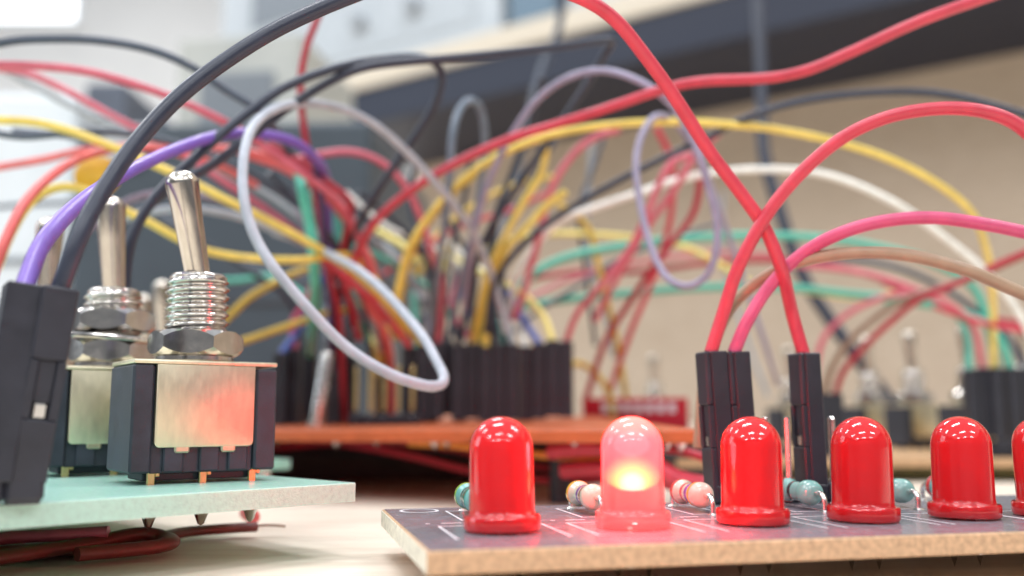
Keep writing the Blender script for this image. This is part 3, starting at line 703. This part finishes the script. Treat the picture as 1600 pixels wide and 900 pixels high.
# --- reds and greens of the middle
wire('dark red wire hanging straight down left of the tangle', 'darkred', [(510,-10,14.4),(495,32),(478,75),(469,130,14.8),(474,200),(486,265),(500,340,15.8),(513,420),(528,480),(532,530,17.2)], .06, True)
wire('pink wire humping under the black shelf left of centre', 'pink', [(440,255,15.4),(495,242),(550,238),(600,258,16),(640,300),(662,350),(676,400,16.8),(690,440),(688,485),(662,535,18)], .078, True)
wire('coral wire dropping steeply into the orange board plugs', 'coral', [(380,240,16),(440,262),(500,300,16.4),(540,345),(560,375),(580,410,17),(592,460),(598,530,17.8)], .08)
wire('dark red wire diving through the thick of the tangle', 'darkred', [(420,225,14.8),(470,255),(520,290),(548,320,15.6),(540,370),(530,420),(545,470,16.8),(562,530,17.4)], .075)
wire('red wire slanting down behind the white loop', 'red', [(495,400,15.5),(530,425),(560,452),(590,480,16.4),(620,515),(640,540,17)], .07)
wire('teal wire standing upright left of the metal can', 'teal', [(466,262,15.2),(474,300,15.0),(484,350),(490,410,15.2),(492,460),(500,530,16.8)], .09, True)
wire('teal wire leaning behind the coral wires', 'teal', [(470,295,17.4),(500,320),(520,330,17.6),(530,370),(540,430,18),(575,530,18.4)], .08)
wire('dark purple wire going down beside the dark red wire', 'darkpurple', [(490,245,14.6),(500,290),(505,350,15.6),(508,410),(515,470),(518,530,17.4)], .07, True)
wire('magenta wire ending in a plug left of the metal can', 'magenta', [(500,420,17.6),(478,470),(458,505),(450,545,18)], .075, True)
wire('blue wire ending in a plug left of the metal can', 'blue', [(520,400,18),(492,460),(474,505),(470,550,18)], .075, True)
wire('mustard wire rising to the right behind the front bushing', 'mustard', [(330,520,17),(360,492),(390,465),(420,447,17),(440,436),(480,420,18)], .07)
wire('mustard wire below it crossing towards the magenta wire', 'mustard', [(320,555,16.5),(360,540),(400,527),(455,508,16.8),(500,492),(540,485,17.5)], .075)
wire('teal wire behind the white loop near the equipment case', 'teal', [(300,452,20),(340,440),(380,437),(420,432,20),(460,450),(500,480,20)], .06)
wire('long red wire climbing from the tangle to the top right corner', 'red', [(540,450,16.5),(562,388,16),(590,342),(650,292,15),(720,250),(800,215,13.6),(880,190),(960,165,12.6),(1040,140),(1100,128,12),(1200,122),(1262,109,11.4),(1330,80),(1400,49,11),(1480,18),(1600,-25,10.8)], .07)
wire('long yellow wire arching over the centre to the right board', 'yellow', [(618,470,16.6),(640,385),(690,315,16),(740,268),(800,234,15),(870,208),(960,193,14.4),(1050,190),(1130,195),(1200,201,14.8),(1300,221),(1400,252,15.6),(1475,292),(1520,335),(1541,390,17.6),(1550,450),(1552,575,19.5)], .068, True)
wire('mustard wire leaning inside the long yellow arch', 'mustard', [(780,240,17),(740,275),(700,308,17),(668,350),(645,390),(628,440,17.6),(618,530,18)], .07)
wire('yellow wire curving down from the arch into the plug block', 'yellow', [(830,205,16),(848,222,16),(852,240),(844,275),(819,315,16.6),(785,378),(758,440,17.4),(745,540,18)], .075, True)
wire('yellow wire with a blunt tip sloping into the plug block', 'yellow', [(884,300,16.6),(860,316),(830,350),(798,382,17),(775,420),(762,470),(758,540,18)], .08, True)
wire('pale yellow wire bending right into the plug block', 'paleyellow', [(700,400,19),(740,420),(780,438,18.4),(820,462),(848,492),(866,540,18)], .085, True)
wire('mustard wire standing upright in the plug block', 'mustard', [(790,400,18.6),(765,440),(752,480),(750,540,18.4)], .09)
wire('blue wire bending into the plug block', 'blue', [(780,440,18.8),(805,475),(822,505),(832,540,18)], .08, True)
wire('dark wire standing upright in the plug block', 'black', [(776,330,18),(770,400),(772,470),(776,540,18)], .06, True)
wire('grey wire standing upright in the plug block', 'grey', [(748,372,18),(775,440),(790,490),(798,540,18)], .065, True)
wire('white wire standing upright in the plug block', 'white', [(700,380,19.5),(780,450),(808,500),(815,540,18)], .065, True)
wire('blue grey wire making a tight hook before the black shelf', 'bluegrey', [(676,535,18),(682,450,17),(694,350,16.2),(702,270,15.6),(708,205,15.4),(720,168,15.5),(737,157,15.6),(752,172,15.9),(757,215,16.2),(752,275),(742,340),(725,420),(710,530,18)], .07, True)
wire('mauve wire rising from the plugs and coiling into the lavender loop', 'lavender', [(722,530,18),(732,420,16.8),(745,345,15.8),(768,275),(800,210,14.4),(838,158),(885,124,13.4),(940,112),(1000,128,12.6),(1050,166),(1088,226,12.3),(1110,295),(1121,355),(1117,405,12.6),(1098,436),(1068,447,13),(1040,430),(1016,382),(1001,315,13.6),(995,250),(1004,207),(1026,181,14.2),(1058,196),(1100,268,15.6),(1150,400),(1190,520,18),(1215,600,19.8)], .057)
wire('charcoal wire sweeping from the plugs over the right side', 'black', [(760,520,17.2),(775,440,16.8),(830,370,16.2),(900,320),(1000,264,15.2),(1100,216),(1180,180,14.6),(1280,155),(1400,144,14.2),(1500,152),(1640,190,14)], .068)
wire('white wire arching low across the right side', 'white', [(790,530,18.6),(810,430,18),(866,352,17.6),(930,325),(1000,300,17),(1060,281),(1130,268),(1200,265,16.8),(1280,272),(1350,294),(1420,330,16.6),(1480,374),(1530,415),(1580,470,16.8),(1640,580,17)], .072)
wire('pink wire bending down into the right end of the plug block', 'pink', [(1085,240,16),(1050,256),(1030,290,16.2),(1006,345),(977,397),(938,447,17),(903,488),(884,540,18)], .085, True)
wire('red wire leaning above the plug block', 'pink', [(968,203,16.8),(930,215),(894,242),(863,290,17.2),(845,355),(832,410,17.8),(815,470),(800,500,18.2)], .085)
wire('deep red wire falling behind the lavender loop', 'darkred', [(1096,262,17),(1085,330),(1050,380),(1016,424,18),(981,474),(945,535),(915,625,20.5)], .085)
wire('red wire upright inside the lavender loop', 'red', [(1026,200,18),(1048,250),(1052,300,18.4),(1042,370),(1020,440),(985,520,20),(950,620,21)], .075)
wire('rose wire crossing the lavender loop', 'pink', [(1130,200,16.4),(1085,245),(1052,298,17),(1015,350),(985,400),(955,450,18.4),(930,500)+(19,)], .08)
wire('orange wire dropping to the red breakout board', 'mustard', [(872,318,19),(915,352),(936,420),(950,475,20),(964,530),(978,620,21)], .08)
wire('yellow wire curling behind the plug block', 'mustard', [(880,575,20),(905,568),(930,582,20.5),(950,612),(958,650,21)], .08)
wire('grey thin wire hanging behind the tangle', 'grey', [(925,215,22),(920,300),(918,380),(940,460,22),(960,560,22)], .06)
wire('upper teal wire running level across the right', 'teal', [(790,480,19),(830,430),(880,404),(977,385,19),(1067,373),(1172,368),(1300,373,19.5),(1400,392),(1460,412),(1520,450,20),(1545,510),(1556,575,20)], .085, True)
wire('lower teal wire running level above the glowing LED', 'teal', [(760,500,20),(820,478),(880,468),(977,459,20),(1075,451),(1160,449),(1250,451,20),(1330,459),(1404,466),(1470,480),(1530,500,19.8),(1562,530),(1578,575,19.6)], .085, True)
wire('second lower teal wire dropping into the far right plugs', 'teal', [(1380,470,20.4),(1440,476),(1490,488),(1510,520,19.9),(1514,578,19.6)], .075, True)
wire('pale yellow wire running level behind the loop', 'paleyellow', [(760,390,20),(820,370),(900,366,20),(1000,372),(1060,382),(1110,405,20.5),(1170,440),(1240,452),(1340,465,21),(1420,455)+(21,)], .09)
wire('dark red wire crossing level behind the loop', 'darkred', [(800,440,21),(900,425),(1000,425,21),(1100,412),(1180,408),(1260,410,21),(1340,424),(1420,452),(1500,490,20.4),(1600,506),(1660,520,20)], .075)
wire('rose wire crossing level behind the tan wire', 'pink', [(1220,412,19.5),(1300,420),(1370,432),(1440,456,19.2),(1490,480),(1520,510),(1535,575,19.6)], .085, True)
wire('charcoal wire curving into the far right plugs', 'slate', [(1260,405,20.5),(1350,408),(1420,425),(1480,455,20.2),(1530,490),(1570,520),(1600,575,19.8)], .075, True)
wire('brown wire from the right edge curling down to a far plug', 'brown', [(1660,378,16),(1600,400),(1540,426,17),(1480,446),(1420,466),(1372,492,18.5),(1330,530),(1300,575),(1288,615,19.8)], .07, True)
wire('dark red wire following the brown wire down to a far plug', 'darkred', [(1660,372,15.6),(1600,396),(1500,440,17),(1440,466),(1395,500),(1345,546,19),(1318,580),(1305,615,19.9)], .075, True)
wire('pink wire humping left of the far plugs', 'pink', [(1480,455,19.4),(1420,456),(1360,472),(1310,502,20),(1282,540),(1272,615,20.4)], .075)
wire('red wire leaving the far right plugs to the right edge', 'red', [(1660,520,18.5),(1600,515),(1550,508,19),(1500,494),(1440,470,20),(1380,440)+(20.5,)], .08)
# --- thick background cables
CG = 'dark cables hanging at the back'
wire('thick dark cable hanging down right of centre', 'black', [(1183,-30,30),(1187,60),(1190,160),(1194,240,29),(1213,310),(1235,380),(1262,445,28),(1300,505),(1340,560),(1400,640,27)], .2, group=CG, name='cable', cat='cable')
wire('dark cable hanging down at the top centre', 'slate', [(868,-30,28),(876,20),(868,60),(850,100,28),(834,150),(820,220),(800,300,27),(780,400,26)], .12, group=CG, name='cable', cat='cable')

# filler plugs and short wires at the back of the orange board
FG = 'short wires plugged at the back of the orange board'
fl = [('grey','short grey wire above the metal can',(525,440),(512,545)),('bluegrey','short blue grey wire above the gold pins',(585,440),(545,545)),
      ('paleyellow','short pale yellow wire above the gold pins',(560,470),(585,550)),('orange','short orange wire above the gold pins',(600,470),(598,550)),
      ('teal','short teal wire behind the white loop',(650,440),(632,545)),('mauve','short mauve wire left of the plug block',(700,470),(690,540)),
      ('slate','short slate wire left of the plug block',(716,400),(700,540)),('pink','short rose wire left of the plug block',(720,430),(716,540)),
      ('paleyellow','short cream wire tip over the plug block',(697,398),(690,470)),('lavender','short lavender wire behind the blue grey hook',(640,420),(672,540)),
      ('black','short black wire left of the plug block',(690,430),(646,540)),('white','short white wire behind the gold pins',(560,440),(610,545)),
      ('blue','short blue wire behind the yellow wires',(745,420),(720,530)),('teal','short green wire at the back of the plug block',(765,420),(772,530)),
      ('grey','short grey wire crossing behind the coral wires',(600,380),(660,470)),('paleyellow','short pale wire crossing behind the pink hump',(590,360),(655,410)),
      ('black','short black wire near the middle of the tangle',(540,395),(600,520)),('mustard','short mustard wire near the middle of the tangle',(700,390),(640,440))]
for i, (c, lab, a, b) in enumerate(fl):
    Y = 18.4+.12*(i % 7)
    mx, my = (a[0]+b[0])/2+random.uniform(-12, 12), (a[1]+b[1])/2-random.uniform(0, 14)
    wire(lab, c, [(a[0], a[1], Y+.6), (mx, my, Y+.3), (b[0], b[1], Y)], .075, b[1] > 525, group=FG)

XG = 'thin wires crossing inside the tangle'
for lab, c, pts in [
 ('thin black wire slanting through the coral wires', 'black', [(420,270,16),(470,320),(520,380,17),(560,450),(580,560,18.6)]),
 ('thin grey wire slanting under the pink hump', 'grey', [(470,270,17),(540,330),(600,390,18),(650,440),(690,540,18.8)]),
 ('thin slate wire dropping left of the blue grey hook', 'slate', [(650,250,18),(640,320),(665,400,18.4),(676,480),(668,560,19)]),
 ('thin black wire dropping inside the blue grey hook', 'black', [(735,250,18),(722,330),(700,410,18.4),(694,480),(690,560,19)]),
 ('thin black wire curving down to the middle plugs', 'black', [(560,300,17),(600,330),(650,380,17.8),(680,440),(690,540,18.6)]),
 ('thin teal wire crossing below the pink hump', 'teal', [(540,380,18),(590,400),(640,430,18.6),(690,470),(720,540,18.8)]),
 ('thin red wire crossing behind the mustard wires', 'red', [(560,470,18.4),(610,420),(670,380,18.6),(730,350),(790,330,19.4),(860,300,20)]),
 ('thin mustard wire rising behind the black fold', 'mustard', [(600,540,18.6),(630,450),(680,370,18.8),(740,320),(800,290,19.4),(870,275,20)]),
 ('thin slate wire crossing low behind the plug block', 'slate', [(800,520,19.6),(850,480),(900,450,20),(960,410),(1030,380,21),(1120,350,22)]),
 ('thin rose wire crossing low behind the loop', 'pink', [(820,470,20),(880,440),(950,420,20.6),(1040,404),(1120,396,21),(1220,400,21.4)]),
 ('thin black wire crossing the yellow wires at left', 'black', [(250,345,17),(320,380),(400,430,17.6),(450,470),(480,560,18.6)]),
 ('thin mauve wire beside the dark red upright', 'mauve', [(455,300,17.4),(480,360),(512,430,17.8),(530,490),(536,560,18.6)]),
 ('thin grey wire dropping behind the loop to the far board', 'grey', [(1130,300,24),(1128,380),(1140,450,24),(1170,540),(1200,620,23)]),
 ('thin black wire falling from the top centre to the plug block', 'black', [(846,120,16),(828,190),(800,270,16.8),(772,350),(764,430,17.6),(770,545,18.3)]),
 ('thin slate wire falling beside the mauve coil', 'slate', [(905,150,16.5),(868,220),(826,290,17),(792,360),(786,440,17.8),(792,545,18.4)]),
 ('thin black wire bending from the hook into the block', 'black', [(690,330,18),(720,380),(742,430,18.2),(738,480),(732,545,18.5)]),
 ('thin bluish wire crossing the coral wires', 'bluegrey', [(430,300,17.6),(500,340),(560,400,18),(610,450),(650,545,18.8)]),
 ('thin cream wire crossing under the long red wire', 'white', [(540,300,18),(600,350),(660,380,18.4),(720,420),(760,545,18.9)]),
 ('thin dark wire dropping from the long red wire', 'slate', [(945,210,20),(925,270),(905,330,20),(915,420),(930,540,21)])]:
    wire(lab, c, pts, .05, group=XG)
# yellow round cap behind the wires at left
yc = empty('yellow_cap', at(152, 275, 15.5), (math.radians(75), 0, math.radians(10))); tag(yc, 'round mustard yellow disc behind the near black wire', 'cap')
bm = bmesh.new(); lathe(bm, [(0,-.08),(.3,-.08),(.36,-.04),(.36,.04),(.3,.08),(0,.08)], 32); link('disc', tomesh(bm, 'disc', mk('mustard_cap', lin(206,160,24), rough=.5, var=.1), True, 50), yc)
bm = bmesh.new()
tube(bm, spline([Vector((-.1,.3,0)), Vector((-.1,1.2,.1)), Vector((-.15,2.6,.9)), Vector((-.15,3.4,1.5))], 5), .03, 8); tube(bm, spline([Vector((.1,.3,0)), Vector((.1,1.2,.1)), Vector((.15,2.6,.9)), Vector((.15,3.4,1.5))], 5), .03, 8)

# --- wires under the green board
UG = 'wires lying on the desk under the green board'
def floor_wire(label, color, pts, r, cat='wire', name='desk_wire'):
    wp = [Vector(p) for p in pts]; sp = spline(wp, 8); org = sp[0]
    bm = bmesh.new(); tube(bm, [p-org for p in sp], r, 14)
    for v_ in bm.verts: v_.co.z *= .62
    o = link(name, tomesh(bm, name, wmat(color), True, 60), None, org); tag(o, label, cat, UG); return o
def dk(px, py, z):   # point on a level plane z seen at that pixel
    d = R3*((px-800)/F)+U3*((450-py)/F)+F3; t = (z-HC)/d.z; return (d.x*t, d.y*t, z)
floor_wire('fat dark red wire curling under the green board', 'rust', [dk(-60,880,.13),dk(60,862,.13),dk(150,845,.16),dk(220,828,.22),dk(255,838,.16),dk(262,850,.12),dk(230,858,.1),dk(120,868,.1)], .10)
floor_wire('dark red wire tapering to a frayed end beyond the board', 'rust', [dk(120,850,.1),dk(220,845,.1),dk(290,830,.12),dk(350,825,.12),dk(400,822,.12)], .085)
floor_wire('thin bare copper strand ending on the desk', 'brown', [dk(395,822,.12),dk(415,820,.13),dk(432,821,.12),dk(444,824,.09)], .022)
floor_wire('pale red wire lying at the far left under the board', 'pink', [dk(-60,850,.2),dk(20,840,.2),dk(90,835,.22),dk(170,828,.25)], .09)
o = floor_wire('flat dark red strip added as the shadow under the green board at the left', 'rust', [dk(-80,872,.05),dk(20,866,.05),dk(120,858,.05),dk(200,850,.05)], .30);  # strip added to darken the desk like the green board's shadow
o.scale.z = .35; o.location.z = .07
e = Vector(dk(396,808,.13)); 
def m_ringend():
    bm = bmesh.new(); lathe(bm, [(.022,0),(.07,0),(.078,.01),(.078,.5),(.022,.5),(.022,0)], 20); return tomesh(bm, 'wire_end', wmat('coral'), True, 40)
o = link('wire_end', m_ringend(), None, e, (math.radians(-90), 0, math.radians(25))); tag(o, 'cut coral wire end facing the camera under the green board', 'wire', UG)
# wires below the orange board
OG = 'wires hanging under the orange board'
def uw(label, color, pts, r=.075): return wire(label, color, pts, r, group=OG)
uw('orange wire sagging below the orange board', 'orange', [(640,692,15),(700,694),(780,704,14.4),(860,712),(960,716,14)])
uw('red wire sagging deep below the orange board', 'red', [(430,690,17),(540,694),(640,712,16),(740,736),(860,750,15),(1000,746,14)])
uw('bright red wire looping below the right end of the orange board', 'red', [(860,706,14),(940,700),(1010,716,12.8),(1060,748),(1120,760,12.2)], .11)  # this and the next red wires stand in for the LED's red glow
uw('red wire hanging lowest behind the lit LED', 'red', [(880,736,14),(950,732),(1020,742,13.2),(1080,764),(1140,780,12.6)], .12)  # added wire standing in for the LED's red glow
uw('red wire running close under the orange right edge', 'red', [(900,722,15),(980,706),(1050,704,13.4),(1100,716),(1160,740,12.8)], .10)  # added wire standing in for the LED's red glow
uw('dark red wire strung close under the orange board', 'darkred', [(420,700,16.5),(560,690),(700,700,16),(860,732),(1010,735,15)])
